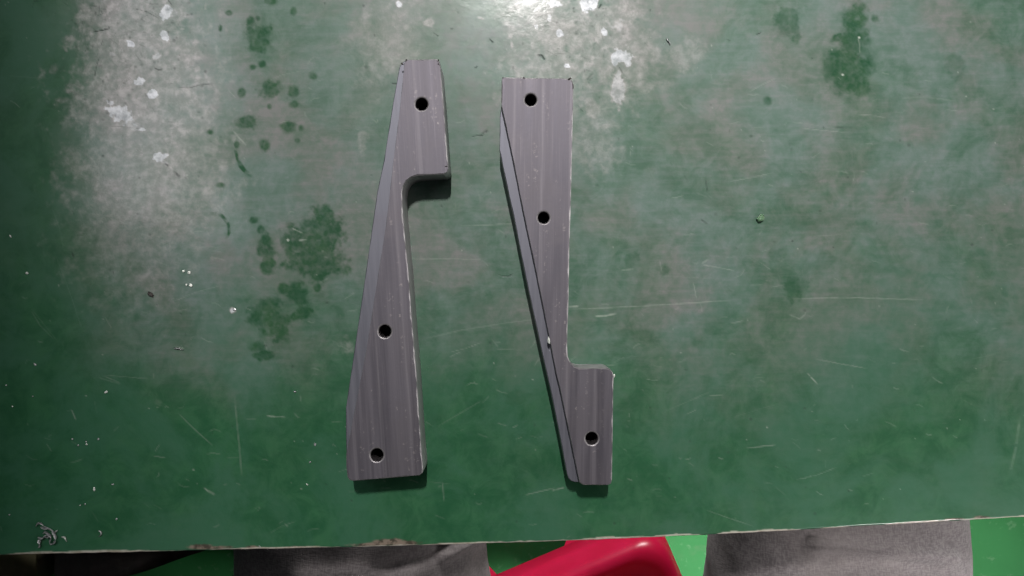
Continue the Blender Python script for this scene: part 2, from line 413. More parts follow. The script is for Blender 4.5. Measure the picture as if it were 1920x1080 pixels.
    for _ in range(90):                                    # fine cracks in the worn ground
        x, y = (r.normal(250, 60), abs(r.normal(60, 90))) if r.random() < .6 else (r.normal(1090, 50), abs(r.normal(70, 50)))
        a, l = r.uniform(0, 6.28), r.uniform(5, 24)
        line(mark, [(x, y), (x + l * math.cos(a), y + l * math.sin(a))], r.uniform(.7, 1.1), r.uniform(.12, .4))
    for _ in range(110):
        x, y = (r.normal(250, 65), abs(r.normal(60, 100))) if r.random() < .5 else (r.normal(1090, 60), abs(r.normal(70, 50)))
        blob(worn, x, y, r.uniform(2, 9), r.uniform(2, 7), r.uniform(0, 180), r.uniform(.3, .68), .5, 1.5)
    # light scratches
    for pts, wd, s in [([(800, 634), (870, 618), (960, 604), (1066, 590)], 1.5, .22), ([(1066, 580), (1160, 576), (1250, 571), (1370, 563)], 1.5, .35), ([(1480, 560), (1600, 558), (1730, 562)], 1.5, .32),
                       ([(1116, 593), (1135, 592), (1155, 588)], 2.2, .75), ([(1066, 575), (1085, 574)], 1.8, .6), ([(768, 485), (840, 485), (905, 487)], 1.4, .28), ([(780, 486), (760, 478)], 1.4, .3),
                       ([(438, 246), (448, 258), (461, 272)], 1.9, .5), ([(1316, 494), (1328, 486)], 1.6, .5), ([(1316, 496), (1376, 507)], 1.4, .35), ([(1300, 530), (1306, 560)], 1.4, .3),
                       ([(440, 745), (444, 790), (449, 840), (453, 890)], 2.2, .20), ([(500, 780), (535, 782)], 1.6, .55), ([(335, 775), (360, 800), (398, 835)], 1.6, .24), ([(134, 768), (142, 787)], 1.6, .45),
                       ([(548, 428), (567, 437)], 1.6, .6), ([(560, 451), (575, 449)], 2, .6), ([(1480, 590), (1500, 598), (1509, 590), (1512, 583)], 1.6, .35), ([(1520, 707), (1533, 720)], 1.7, .6),
                       ([(1400, 840), (1455, 834)], 1.4, .35), ([(1035, 920), (1058, 914)], 1.7, .4), ([(985, 928), (1040, 915)], 1.4, .3), ([(830, 905), (832, 940)], 1.6, .25), ([(1520, 706), (1514, 700)], 1.5, .4),
                       ([(60, 585), (75, 610), (100, 635)], 1.5, .16), ([(195, 705), (225, 718)], 1.6, .25), ([(185, 708), (225, 720)], 1.5, .2), ([(60, 580), (108, 640)], 1.2, .1), ([(820, 800), (905, 750)], 1.4, .14),
                       ([(1610, 70), (1613, 100)], 1.5, .35), ([(1165, 507), (1190, 504)], 1.8, .35), ([(1120, 205), (1165, 200)], 1.4, .2), ([(288, 855), (310, 858)], 1.4, .25), ([(330, 650), (345, 654)], 1.2, .5),
                       ([(1250, 770), (1330, 735)], 1.3, .12), ([(1330, 742), (1355, 741)], 1.3, .3), ([(1912, 785), (1905, 840), (1893, 890)], 3.5, .16), ([(100, 395), (112, 430), (120, 470)], 1.4, .08),
                       ([(105, 480), (135, 560), (155, 620)], 1.2, .10), ([(390, 920), (402, 927)], 3.0, .40), ([(383, 915), (392, 922)], 2, .5), ([(290, 752), (304, 758)], 7, .10)]:
        line(scr, pts, wd * 0.85, s * 0.52)
    for _ in range(420):
        x, y = r.uniform(0, 1920), r.uniform(120, 1010)
        a = r.normal(0, .35) if r.random() < .7 else r.uniform(0, 3.14)
        l = r.uniform(4, 26) if r.random() < .9 else r.uniform(40, 110)
        b = r.normal(0, 2)
        line(scr, [(x, y), (x + l / 2 * math.cos(a) + b * .4, y + l / 2 * math.sin(a) + b), (x + l * math.cos(a), y + l * math.sin(a))], r.uniform(.8, 1.3), r.uniform(.03, .15))
    for _ in range(110):
        x, y = r.uniform(0, 1920), r.uniform(0, 1010)
        blob(scr, x, y, r.uniform(.8, 1.6), r.uniform(.8, 1.6), 0, r.uniform(.12, .45), .5, .3)
    for x, y in [(1580, 140), (1611, 70), (540, 450)]: blob(scr, x, y, 2, 2, 0, .9, .4, .2)
    # dust / rubbed film: heavier through the middle and back of the bench, paint clean along the front; left-end shade and upper-left sheen are painted in
    dn = vnoise(U, V, 240, 12, 4) - .5
    lo = 420 + 130 * (1 - sstep(300, 900, U)) - 60 * sstep(1200, 1900, U); hi = 880 - 110 * (1 - sstep(300, 900, U))
    tt = np.clip((V + 260 * dn - lo) / (hi - lo), 0, 1)
    dust_and_light = 0.06 + 0.88 * (1 - tt * tt * (3 - 2 * tt))
    dust_and_light *= 0.10 + 0.90 * sstep(60, 300, U + 90 * (vnoise(U, V, 150, 14, 3) - .5))  # left strip kept dark: its shade is put into the colour
    dust_and_light += 0.05 * sstep(600, 1500, U) * sstep(400, 700, V)
    dust_and_light += 0.30 * sstep(150, 210, U + 30 * wob) * (1 - sstep(330, 520, U + 120 * wob)) * (1 - sstep(260, 600, V + 100 * wob))  # extra pale film paints the upper-left sheen into the colour
    # front arris: paint worn to the pale core, chipped here and there
    Eline = np.interp(U, EX, EY)
    de = Eline - V
    for a in [(378, 1025, 26, 5), (395, 1027, 40, 3), (472, 1027, 14, 4), (730, 1017, 30, 6), (700, 1021, 40, 4), (755, 1019, 26, 4), (1840, 970, 16, 3), (1790, 975, 22, 3), (560, 1026, 20, 2)]:
        blob(chip, a[0], a[1], a[2], a[3], -2, .9, .3, .8)
    # assemble grid + rounded front edge + underside
    nA = len(rows)
    Vx = [np.stack([X, Y, Z], -1)]
    prof = [(0.0006, -0.00020), (0.00015, -0.00075), (0.0, -0.0015), (0.0, -0.030)]
    for dy, dz in prof:
        Vx.append(np.stack([xs, ye + dy, Z[-1] + dz], -1)[None])
    Vx.append(np.stack([xs, np.full(nx, 0.66), np.full(nx, -0.030)], -1)[None])
    P = np.concatenate(Vx, 0); nr = P.shape[0]
    P = P.reshape(-1, 3)
    i = np.arange(nr * nx).reshape(nr, nx)
    F = np.stack([i[:-1, :-1], i[1:, :-1], i[1:, 1:], i[:-1, 1:]], -1).reshape(-1, 4)
    me = bpy.data.meshes.new("tabletop")
    me.vertices.add(len(P)); me.vertices.foreach_set("co", P.astype(np.float32).ravel())
    me.loops.add(F.size); me.loops.foreach_set("vertex_index", F.astype(np.int32).ravel())
    me.polygons.add(len(F)); me.polygons.foreach_set("loop_start", np.arange(0, F.size, 4, dtype=np.int32))
    me.update(calc_edges=True)
    me.polygons.foreach_set("use_smooth", np.ones(len(F), bool))
    worn_l = vnoise(np.tile(PX, (nr, 1)), np.zeros((nr, nx)), 60, 33, 4)
    edge = np.zeros((nr, nx)); edge[nA:nA + 3] = sstep(0.30, 0.42, worn_l[nA:nA + 3])
    edge[nA - 1] = 0.75 * sstep(0.44, 0.54, worn_l[nA - 1])
    edge[nA - 2] = 0.5 * sstep(0.68, 0.74, worn_l[nA - 1])
    for nm, A in (("oil", oil), ("worn", worn), ("scratch", scr), ("mark", mark), ("chip", chip), ("dust_and_light", dust_and_light)):
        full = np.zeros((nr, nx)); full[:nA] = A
        if nm == "dust_and_light": full[nA:] = A[-1]
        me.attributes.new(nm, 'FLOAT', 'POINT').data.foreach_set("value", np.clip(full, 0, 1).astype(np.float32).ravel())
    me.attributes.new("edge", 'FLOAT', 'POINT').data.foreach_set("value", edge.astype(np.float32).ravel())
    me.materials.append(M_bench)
    root = empty("workbench", (0, 0.2, -0.75))
    tag(root, "worn dark green painted bench top with pale chipped front edge", "workbench")
    o = bpy.data.objects.new("tabletop", me); COL.objects.link(o)
    o.parent = root; o.location = (0, -0.2, 0.75)
    for sx in (-0.84, 0.84):
        for yy in (-0.10, 0.60):
            a = 0.025
            vs = [(sx + i_ * a, yy + j_ * a, z_) for z_ in (-0.75, -0.0305) for i_, j_ in ((-1, -1), (1, -1), (1, 1), (-1, 1))]
            vs = [(p[0], p[1] - 0.2, p[2] + 0.75) for p in vs]
            mesh_obj("leg", vs, [(0, 3, 2, 1), (4, 5, 6, 7), (0, 1, 5, 4), (1, 2, 6, 5), (2, 3, 7, 6), (3, 0, 4, 7)], M_legs, root)
    return root
build_bench()

# ------------------------------------------------------------------ steel brackets
ZT, ZL = 0.030, 0.0222                      # bracket thickness and height of the milled step

def arc(c, r, a0, a1, n=6):
    return [(c[0] + r * math.cos(math.radians(a0 + (a1 - a0) * i / n)), c[1] + r * math.sin(math.radians(a0 + (a1 - a0) * i / n))) for i in range(n + 1)]

def densify(pts, step):
    out = []
    for p, q in zip(pts[:-1], pts[1:]):
        n = max(1, int(math.dist(p, q) / step))
        out += [(p[0] + (q[0] - p[0]) * i / n, p[1] + (q[1] - p[1]) * i / n) for i in range(n)]
    return out + [pts[-1]]

def build_bracket(label, slant, rest, outer, holes, rz, centre, seed):
    """slant: photo points of the stepped edge on the top face; rest: the other edges back to its start;
    outer: photo points of the step's own outer edge; all traced at their heights"""
    r = random.Random(seed)
    org = px(*centre, 0.0)
    root = empty("steel_bracket", org, rz)
    tag(root, label, "bracket", None)
    R = Matrix.Rotation(-rz, 2)
    def loc(p, z):
        q = px(p[0], p[1], z) - org
        a = R @ Vector((q.x, q.y)); return (a.x, a.y)
    sl = [loc(p, ZT) for p in densify(slant, 7)]
    rs = [loc(p, ZT) for p in densify(rest, 7)]
    ring = sl + rs[1:-1]
    ns = len(sl)
    ou = [loc(p, ZL) for p in densify(outer, 14)]
    area2 = sum(a[0] * b[1] - b[0] * a[1] for a, b in zip(ring, ring[1:] + ring[:1]))
    sgn = 1 if area2 > 0 else -1
    n = len(ring)
    def inset(rg, d, k):
        out = []
        m = len(rg)
        for i in range(m):
            a, b, c = Vector(rg[i - 1]), Vector(rg[i]), Vector(rg[(i + 1) % m])
            t = (c - a).normalized()
            nn = Vector((-t.y, t.x)) * sgn * k
            dd = d * (0.75 + 0.5 * math.sin(i * 0.9 + seed) * math.sin(i * 0.37 + 1.3 * seed)) * (0.35 if i < ns else 1.0)
            out.append(tuple(b + nn * dd))
        return out
    bev = 0.0008
    top = inset(ring, bev, 1)
    verts, faces, fm = [], [], []
    def add(p, z): verts.append((p[0], p[1], z)); return len(verts) - 1
    T = [add(p, ZT) for p in top]
    B = [add(p, ZT - 0.0006) for p in ring]
    lowz = [ZL if 0 < i < ns - 1 else 0.0 for i in range(n)]
    L = [add(p, ZL) for p in ring]
    G = [add(p, 0.0) for p in ring]
    def quad(a, b, c, d, m):
        faces.append((a, b, c, d) if sgn > 0 else (d, c, b, a)); fm.append(m)
    for i in range(n):
        j = (i + 1) % n
        quad(B[i], B[j], T[j], T[i], 1)
        quad(L[i], L[j], B[j], B[i], 2)
        if not (i < ns - 1): quad(G[i], G[j], L[j], L[i], 2)
    # bored holes: cap with holes
    NH = 48
    loops = [[Vector((*p, 0)) for p in top]]
    hl = []
    for hx, hy, hr in holes:
        c = loc((hx, hy), ZT); rad = hr * (CAM_H - ZT) / FPX
        hl.append((c, rad))
        pts = [(c[0] + (rad + 0.0010) * math.cos(2 * math.pi * k / NH), c[1] + (rad + 0.0010) * math.sin(2 * math.pi * k / NH)) for k in range(NH)]
        loops.append([Vector((*p, 0)) for p in pts])
        base = len(verts)
        for p in pts: add(p, ZT)
    tri = tessellate_polygon(loops)
    idx = list(T) + list(range(len(verts) - NH * len(holes), len(verts)))
    for a, b, c in tri:
        va, vb, vc = (Vector(verts[idx[k]]) for k in (a, b, c))
        f = (idx[a], idx[b], idx[c])
        if (vb - va).cross(vc - va).z < 0: f = f[::-1]
        faces.append(f); fm.append(0)
    body = mesh_obj("plate", verts, faces, [M_steel, M_edge, M_wall], root, fmat=fm)
    # milled step along the slanted edge
    v2, f2, m2 = [], [], []
    def add2(p, z): v2.append((p[0], p[1], z)); return len(v2) - 1
    io = [tuple(p) for p in ou]
    inn = []
    for i in range(len(io)):
        a, b = Vector(io[max(i - 1, 0)]), Vector(io[min(i + 1, len(io) - 1)])
        t = (b - a).normalized(); nn = Vector((-t.y, t.x)) * sgn
        inn.append(tuple(Vector(io[i]) + nn * 0.0004 * (0.6 + 0.8 * r.random())))
    O0 = [add2(p, 0.0) for p in io]; O1 = [add2(p, ZL - 0.0004) for p in io]; O2 = [add2(p, ZL) for p in inn]
    Sx = [add2(p, ZL) for p in sl]
    for i in range(len(io) - 1):
        for lo, hi, mm in ((O0, O1, 1), (O1, O2, 0)):
            q = (lo[i], lo[i + 1], hi[i + 1], hi[i]); f2.append(q if sgn > 0 else q[::-1]); m2.append(mm)
    poly = [Vector((*v2[k][:2], 0)) for k in O2] + [Vector((*v2[k][:2], 0)) for k in reversed(Sx)]
    ids = O2 + list(reversed(Sx))
    for a, b, c in tessellate_polygon([poly]):
        va, vb, vc = (Vector(v2[ids[k]]) for k in (a, b, c))
        f = (ids[a], ids[b], ids[c])
        if (vb - va).cross(vc - va).z < 0: f = f[::-1]
        f2.append(f); m2.append(0)
    st = mesh_obj("step_ledge", v2, f2, [M_mill, M_wall], root, fmat=m2)
    st["label"] = "lower milled blue-grey step along the slanted edge"
    # countersunk rims and bores
    for c, rad in hl:
        vv, ff, mm = [], [], []
        prof = [(rad + 0.0010, 0.0), (rad + 0.0005, -0.00012), (rad, -0.0005), (rad, -ZT + 0.0003)]
        for rr, zz in prof:
            for k in range(NH):
                vv.append((rr * math.cos(2 * math.pi * k / NH), rr * math.sin(2 * math.pi * k / NH), zz))
        for s_ in range(3):
            for k in range(NH):
                k2 = (k + 1) % NH
                ff.append((s_ * NH + k, (s_ + 1) * NH + k, (s_ + 1) * NH + k2, s_ * NH + k2)); mm.append(0 if s_ < 2 else 1)
        h = mesh_obj("bolt_hole", vv, ff, [M_rim, M_bore], root, smooth=True, fmat=mm)
        h.location = (c[0], c[1], ZT)
    return root, loc

LB, locL = build_bracket(
    "dark steel bracket with its notch on the upper right, left of the pair",
    slant=[(649, 852), (661, 790), (687, 655), (705, 540), (724, 420), (738, 297), (750, 199), (757, 130)],
    rest=[(757, 130), (758, 117), (763, 112)] + [(818, 110.5), (823, 113), (825, 120), (827, 140), (832, 199), (839, 299), (840.5, 316), (838.5, 323), (832, 326.5), (801, 328), (782, 329),
          (770, 332.5), (761, 339), (755.5, 349), (753.5, 362), (755, 402), (760, 457), (766, 516), (770.5, 582), (776, 649), (780, 696), (785, 773), (789.5, 840), (793, 879),
          (792, 887), (786, 891.5), (720, 897), (662, 902), (655, 900.5), (651.5, 895), (649, 875), (649, 852)],
    outer=[(649.5, 851), (648.5, 800), (648.5, 765), (664, 660), (686, 510), (707, 362), (720.5, 297), (737, 192), (746, 142), (749, 126), (754, 117), (762, 113.5)],
    holes=[(790.5, 195, 11.8), (721.5, 621, 12.0), (706.5, 853, 12.2)], rz=0.070, centre=(735, 520), seed=3)

RB, locR = build_bracket(
    "dark steel bracket with a lower ledge down its left side, right of the pair",
    slant=[(940, 195), (960, 287), (982.5, 401), (1003, 497), (1030, 632), (1042, 694), (1052, 737), (1071, 829), (1082, 882), (1085, 897)],
    rest=[(1085, 897), (1087, 905), (1094, 909.5), (1140, 909.5), (1145.5, 907), (1147.5, 900), (1149, 807), (1150, 723), (1151, 706), (1149, 698), (1144, 692.5), (1136, 690),
          (1105, 690.5), (1086, 690.5), (1077, 687), (1069, 679), (1064.5, 668), (1063.5, 650), (1063.8, 622), (1066, 567), (1067.5, 469), (1070, 393), (1073, 275), (1075, 170), (1075, 157), (1072.5, 150),
          (1066, 147), (1000, 146), (946, 144.5), (941.5, 147), (940.5, 152), (940, 195)],
    outer=[(940.3, 197), (937.5, 217), (936.5, 281), (951, 349), (963, 403), (986, 520), (1012, 640), (1034, 738), (1049, 812), (1063.5, 890), (1066, 897), (1071, 902), (1078, 904), (1086, 904)],
    holes=[(995, 187, 11.2), (1019.3, 408, 11.0), (1109.5, 822, 11.8)], rz=-0.016, centre=(1035, 530), seed=9)

# ragged burrs left by the saw
def chunk(name, size, mat, seed, parent=None, flat=0.5, sub=1):
    r = random.Random(seed)
    bm = bmesh.new(); bmesh.ops.create_icosphere(bm, subdivisions=sub, radius=1)
    for v in bm.verts:
        k = 0.65 + 0.6 * r.random()
        v.co = Vector((v.co.x * size[0] * k, v.co.y * size[1] * k, v.co.z * size[2] * k))
    m = bpy.data.meshes.new(name); bm.to_mesh(m); bm.free(); m.materials.append(mat)
    o = bpy.data.objects.new(name, m); COL.objects.link(o)
    if parent: o.parent = parent
    return o

K = CAM_H / FPX
for root, lc, lst in ((LB, locL, [(754, 120, 3.2, 2.0, 20), (762, 113, 1.6, 2.2, 0), (821.5, 113, 1.4, 2.6, 40), (822, 120, 2.2, 1.3, 0), (836, 312, 2.8, 1.1, 5)]),
                      (RB, locR, [(1068, 148, 4.2, 2.0, -35), (1074.5, 162, 1.0, 6.5, -5), (943, 146, 2.0, 1.2, 0), (982, 145.5, 2.4, 1.1, -10)])):
    for k, (x, y, a, b, rot) in enumerate(lst):
        o = chunk("burr", (a * K, b * K, 0.0007), M_dark, k + 40, root)
        q = lc((x, y), ZT); o.location = (q[0], q[1], ZT); o.rotation_euler = (0, 0, math.radians(-rot))
o = chunk("burr", (0.0010, 0.0030, 0.0010), M_pale, 77, RB); q = locR((1029, 638), ZT)
o.location = (q[0], q[1], ZT - 0.0002); o.rotation_euler = (0, 0, 0.2); o["label"] = "pale ragged burr on the slanted edge"
o = chunk("burr", (0.0009, 0.0016, 0.0008), M_pale, 78, RB); q = locR((1151.5, 705), ZT); o.location = (q[0], q[1], ZT - 0.0003); o["label"] = "bright burr on the rounded corner"

# ------------------------------------------------------------------ swarf and crumbs on the bench
def ribbon(pts, width, name, mat, parent=None):
    """curled strip of metal: path of (x,y,z), standing on its edge or lying, with twist"""
    vs, fs = [], []
    n = len(pts)
    for i, p in enumerate(pts):
        p = Vector(p); t = (Vector(pts[min(i + 1, n - 1)]) - Vector(pts[max(i - 1, 0)])).normalized()
        tw = 0.9 * math.sin(i * 0.55)
        side = t.cross(Vector((0, 0, 1))).normalized()
        up = (Vector((0, 0, 1)) * math.cos(tw) + side * math.sin(tw))
        wv = width * (0.45 + 0.55 * math.sin(math.pi * (i + 0.5) / n))
        th = side * 0.00016
        c = p + Vector((0, 0, width * 0.5))
        for s_ in (-1, 1):
            for q in (-1, 1): vs.append(c + up * wv * 0.5 * s_ + th * q)
    for i in range(n - 1):
        a, b = 4 * i, 4 * i + 4
        fs += [(a, a + 1, b + 1, b), (a + 1, a + 3, b + 3, b + 1), (a + 3, a + 2, b + 2, b + 3), (a + 2, a, b, b + 2)]
    fs += [(0, 2, 3, 1), (4 * n - 4, 4 * n - 3, 4 * n - 1, 4 * n - 2)]
    m = bpy.data.meshes.new(name); m.from_pydata([tuple(v) for v in vs], [], fs); m.materials.append(mat)
    m.polygons.foreach_set("use_smooth", [True] * len(m.polygons))
    o = bpy.data.objects.new(name, m); COL.objects.link(o)
    if parent: o.parent = parent
    return o

def curve_pts(pp, n=14, z=0.0, lift=0.0):
    P = [Vector((px(x, y).x, px(x, y).y, z)) for x, y in pp]
    out = []
    for i in range(n):                                     # Catmull-Rom
        u = i / (n - 1) * (len(P) - 1); k = min(int(u), len(P) - 2); f = u - k
        a, b, c, d = P[max(k - 1, 0)], P[k], P[k + 1], P[min(k + 2, len(P) - 1)]
        q = 0.5 * ((2 * b) + (c - a) * f + (2 * a - 5 * b + 4 * c - d) * f * f + (3 * b - a - 3 * c + d) * f ** 3)
        q.z += lift * math.sin(math.pi * i / (n - 1)); out.append(q)
    return out

o0 = px(92, 1004)
clump = empty("metal_shavings", (o0.x, o0.y, 0.0))
tag(clump, "tangled clump of curled grey metal shavings near the front left edge of bench", "metal shavings")
for pp, wd, lift in [([(69, 986), (73, 980), (80, 980), (88, 987), (96, 990), (102, 996)], 0.0016, .0012), ([(78, 987), (88, 990), (97, 992), (104, 998)], 0.0019, .0008),
                     ([(73, 1006), (82, 1008), (90, 1003), (98, 1002)], 0.0020, .001), ([(99, 996), (106, 1003), (108, 1010), (103, 1017), (97, 1018)], 0.0018, .0015),
                     ([(104, 1000), (107, 996), (109, 993)], 0.0010, .001), ([(75, 1010), (77, 1018), (75, 1026)], 0.0026, .0004), ([(85, 995), (94, 1000), (100, 1006), (96, 1014), (98, 1021)], 0.0018, .0018),
                     ([(82, 1000), (88, 996), (95, 999), (93, 1006), (86, 1006)], 0.0015, .002)]:
    pts = [p - o0 for p in curve_pts(pp, 14, 0.0003, lift)]
    ribbon(pts, wd, "shaving_curl", M_swarf, clump)
def loose(pp, wd, label, mat=M_swarf, name="metal_shaving", group=None, lift=0.0005):
    c = px(*pp[len(pp) // 2])
    o = ribbon([p - c for p in curve_pts(pp, 9, 0.0002, lift)], wd, name, mat); o.location = c
    return tag(o, label, "metal shaving", group)
loose([(117, 1006), (123, 1007), (126, 1015)], 0.0012, "small hooked silver shaving just right of the tangled clump of shavings", M_pale)
loose([(186, 995), (190, 996), (191, 1002), (186, 1005)], 0.0009, "thin curled shaving lying alone to the right of the shavings clump, by the front edge")
loose([(1249, 72), (1252, 76), (1256, 84)], 0.0012, "bright silver sliver on worn paint, above and to the right of the right bracket", M_swarf)
loose([(327, 653), (336, 653), (344, 656)], 0.0010, "short pale sliver lying level on green paint, left of the left bracket", M_swarf)

def crumb(x, y, a, b, h, mat, name, label, cat, group=None, seed=1, rot=0):
    o = chunk(name, (a * K, b * K, h), mat, seed, None, sub=2)
    p = px(x, y); o.location = (p.x, p.y, h * 0.8); o.rotation_euler = (0, 0, math.radians(rot))
    return tag(o, label, cat, group)
crumb(1424, 409, 8, 6, 0.0022, M_bead, "paint_bead", "rounded green paint bead stuck on the bench right of both brackets", "paint bead", seed=4, rot=40)
crumb(283, 552, 7, 3.5, 0.0010, M_dark, "dark_flake", "dark brown flake lying on the dusty paint left of the brackets", "flake", seed=5, rot=-45)
for k, (x, y, a, lb) in enumerate([(345, 508, 2.2, "small white crumb, upper left of four close together"), (355, 511, 3.0, "larger white crumb, upper right of four close together"),
                                   (350, 534, 2.0, "tiny white crumb, lower left of four close together"), (358, 535, 3.4, "largest white crumb, lower right of four close together")]):
    crumb(x, y, a, a, 0.0007, M_white, "white_crumb", lb + " on the dusty paint", "crumb", "four white crumbs close together", seed=60 + k)
flecks = [
 (199, 735, 2.2, 4, "pale upright fleck left of the brown stain on the lower left bench"), (136, 823, 1.8, 2, "leftmost pale fleck of the small cluster above the shavings clump"),
 (147, 835, 1.8, 2, "lowest pale fleck of the small cluster above the shavings clump"), (163, 833, 2, 2, "pale fleck in the middle of the small cluster above the shavings clump"),
 (185, 823, 2.6, 2.4, "largest, rightmost pale fleck of the small cluster above the shavings clump"), (162, 828, 1.6, 1.6, "tiny fleck tucked in the middle of the small cluster above the shavings clump"),
 (177, 917, 2, 4.5, "long pale fleck standing above and right of the shavings clump"), (212, 908, 1.8, 2.6, "small fleck right of the long pale fleck above the shavings clump"),
 (160, 945, 1.4, 1.8, "right one of two tiny flecks just above the shavings clump"), (151, 947, 1.3, 1.5, "left one of two tiny flecks just above the shavings clump"),
 (219, 973, 1.8, 2.6, "pale fleck above the lone thin curled shaving by the front edge"), (12, 722, 1.5, 1.5, "tiny fleck at the far left rim of the photo, lower half"),
 (24, 762, 1.6, 1.6, "tiny fleck near the left rim of the photo, below another tiny fleck"), (66, 683, 2, 3.5, "pale slanted fleck on the dark paint at the left, above two tiny flecks"),
 (62, 743, 1.5, 1.3, "tiny dot-like fleck below the slanted fleck on the dark left paint"), (51, 512, 2.2, 3, "yellowish pale fleck alone on the dark paint at middle left"),
 (591, 833, 2.4, 3.4, "pale fleck left of the left bracket's lower hole, upper of a pair"), (582, 866, 2.6, 1.8, "flat pale fleck left of the left bracket's lower hole, lower of a pair"),
 (576, 908, 1.4, 2.4, "thin fleck below and left of the left bracket's bottom corner"), (553, 734, 3.2, 1.8, "level pale fleck on green paint left of the left bracket's lower half"),
 (18, 965, 1.5, 1.5, "tiny fleck in the bottom left corner, left of the shavings clump"), (20, 443, 1.6, 3, "thin upright fleck near the left rim of the photo, middle height"),
 (487, 1024, 2, 1.6, "pale fleck on the front edge of the bench between its two chips"), (440, 580, 3.4, 3, "whitish fleck on a pale smear right of the four white crumbs")]
for k, (x, y, a, b, lb) in enumerate(flecks):
    crumb(x, y, a * 0.9, b * 0.9, 0.0005, M_swarf if k % 3 else M_pale, "metal_fleck", lb, "metal fleck", "pale flecks scattered over the left of the bench", seed=90 + k, rot=random.uniform(0, 180))

# ------------------------------------------------------------------ floor
mesh_obj("floor", [(-4, -3.5, -0.75), (4, -3.5, -0.75), (4, 4, -0.75), (-4, 4, -0.75)], [(0, 1, 2, 3)], M_floor)["kind"] = "structure"

# ------------------------------------------------------------------ dark things on the floor at the left
def soft_block(name, base, height, top_k, mat, seed, label, cat):
    """sagging bag or box: plan outline (photo points at floor level scaled in towards the top)"""
    r = random.Random(seed)
    P = [Vector(p) for p in densify(base + [base[0]], 0.05)[:-1]]
    c = sum(P, Vector((0, 0))) / len(P)
    vs, fs = [], []
    lev = [(0.0, 1.0), (0.15, 1.02), (0.5, 1.0), (0.8, 0.97), (0.93, 0.92), (1.0, top_k)]
    for f, k in lev:
        for p in P:
            q = c + (p - c) * (k + r.uniform(-.006, .006)); vs.append((q.x - c.x, q.y - c.y, f * height + (r.uniform(-.004, .004) if 0 < f else 0)))
    n = len(P)
    for i in range(len(lev) - 1):
        for j in range(n):
            j2 = (j + 1) % n; fs.append((i * n + j, i * n + j2, (i + 1) * n + j2, (i + 1) * n + j))
    fs.append(tuple(range(n - 1, -1, -1))); fs.append(tuple(range((len(lev) - 1) * n, len(lev) * n)))
    o = mesh_obj(name, vs, fs, mat, None, smooth=True); o.location = (c.x, c.y, -0.75)
    return tag(o, label, cat)
M_bag = simple("black_cloth", (0.010, 0.008, 0.007), (0.022, 0.018, 0.016), 60, 0.9, 0, 0.2, 0.3)
M_olive = simple("dull_olive_card", (0.055, 0.052, 0.026), (0.085, 0.080, 0.042), 30, 0.9, 0, 0.2)
def fl(x, y, z): q = px(x, y, z); return (q.x, q.y)
soft_block("bag", [fl(75, 1100, -.45), fl(210, 1098, -.45), fl(280, 1078, -.45), fl(360, 1050, -.45), fl(440, 1024, -.45), fl(470, 960, -.45), fl(75, 960, -.45)], 0.30, 0.86, M_bag, 3,
           "black bag-like bundle on the floor left of the person's knee, mostly under the bench", "bag")
soft_block("box", [fl(-260, 1110, -.42), fl(66, 1106, -.42), fl(66, 970, -.42), fl(-260, 970, -.42)], 0.33, 0.99, M_olive, 4,
           "dull olive box on the floor at the far left, beside the black bundle", "box")

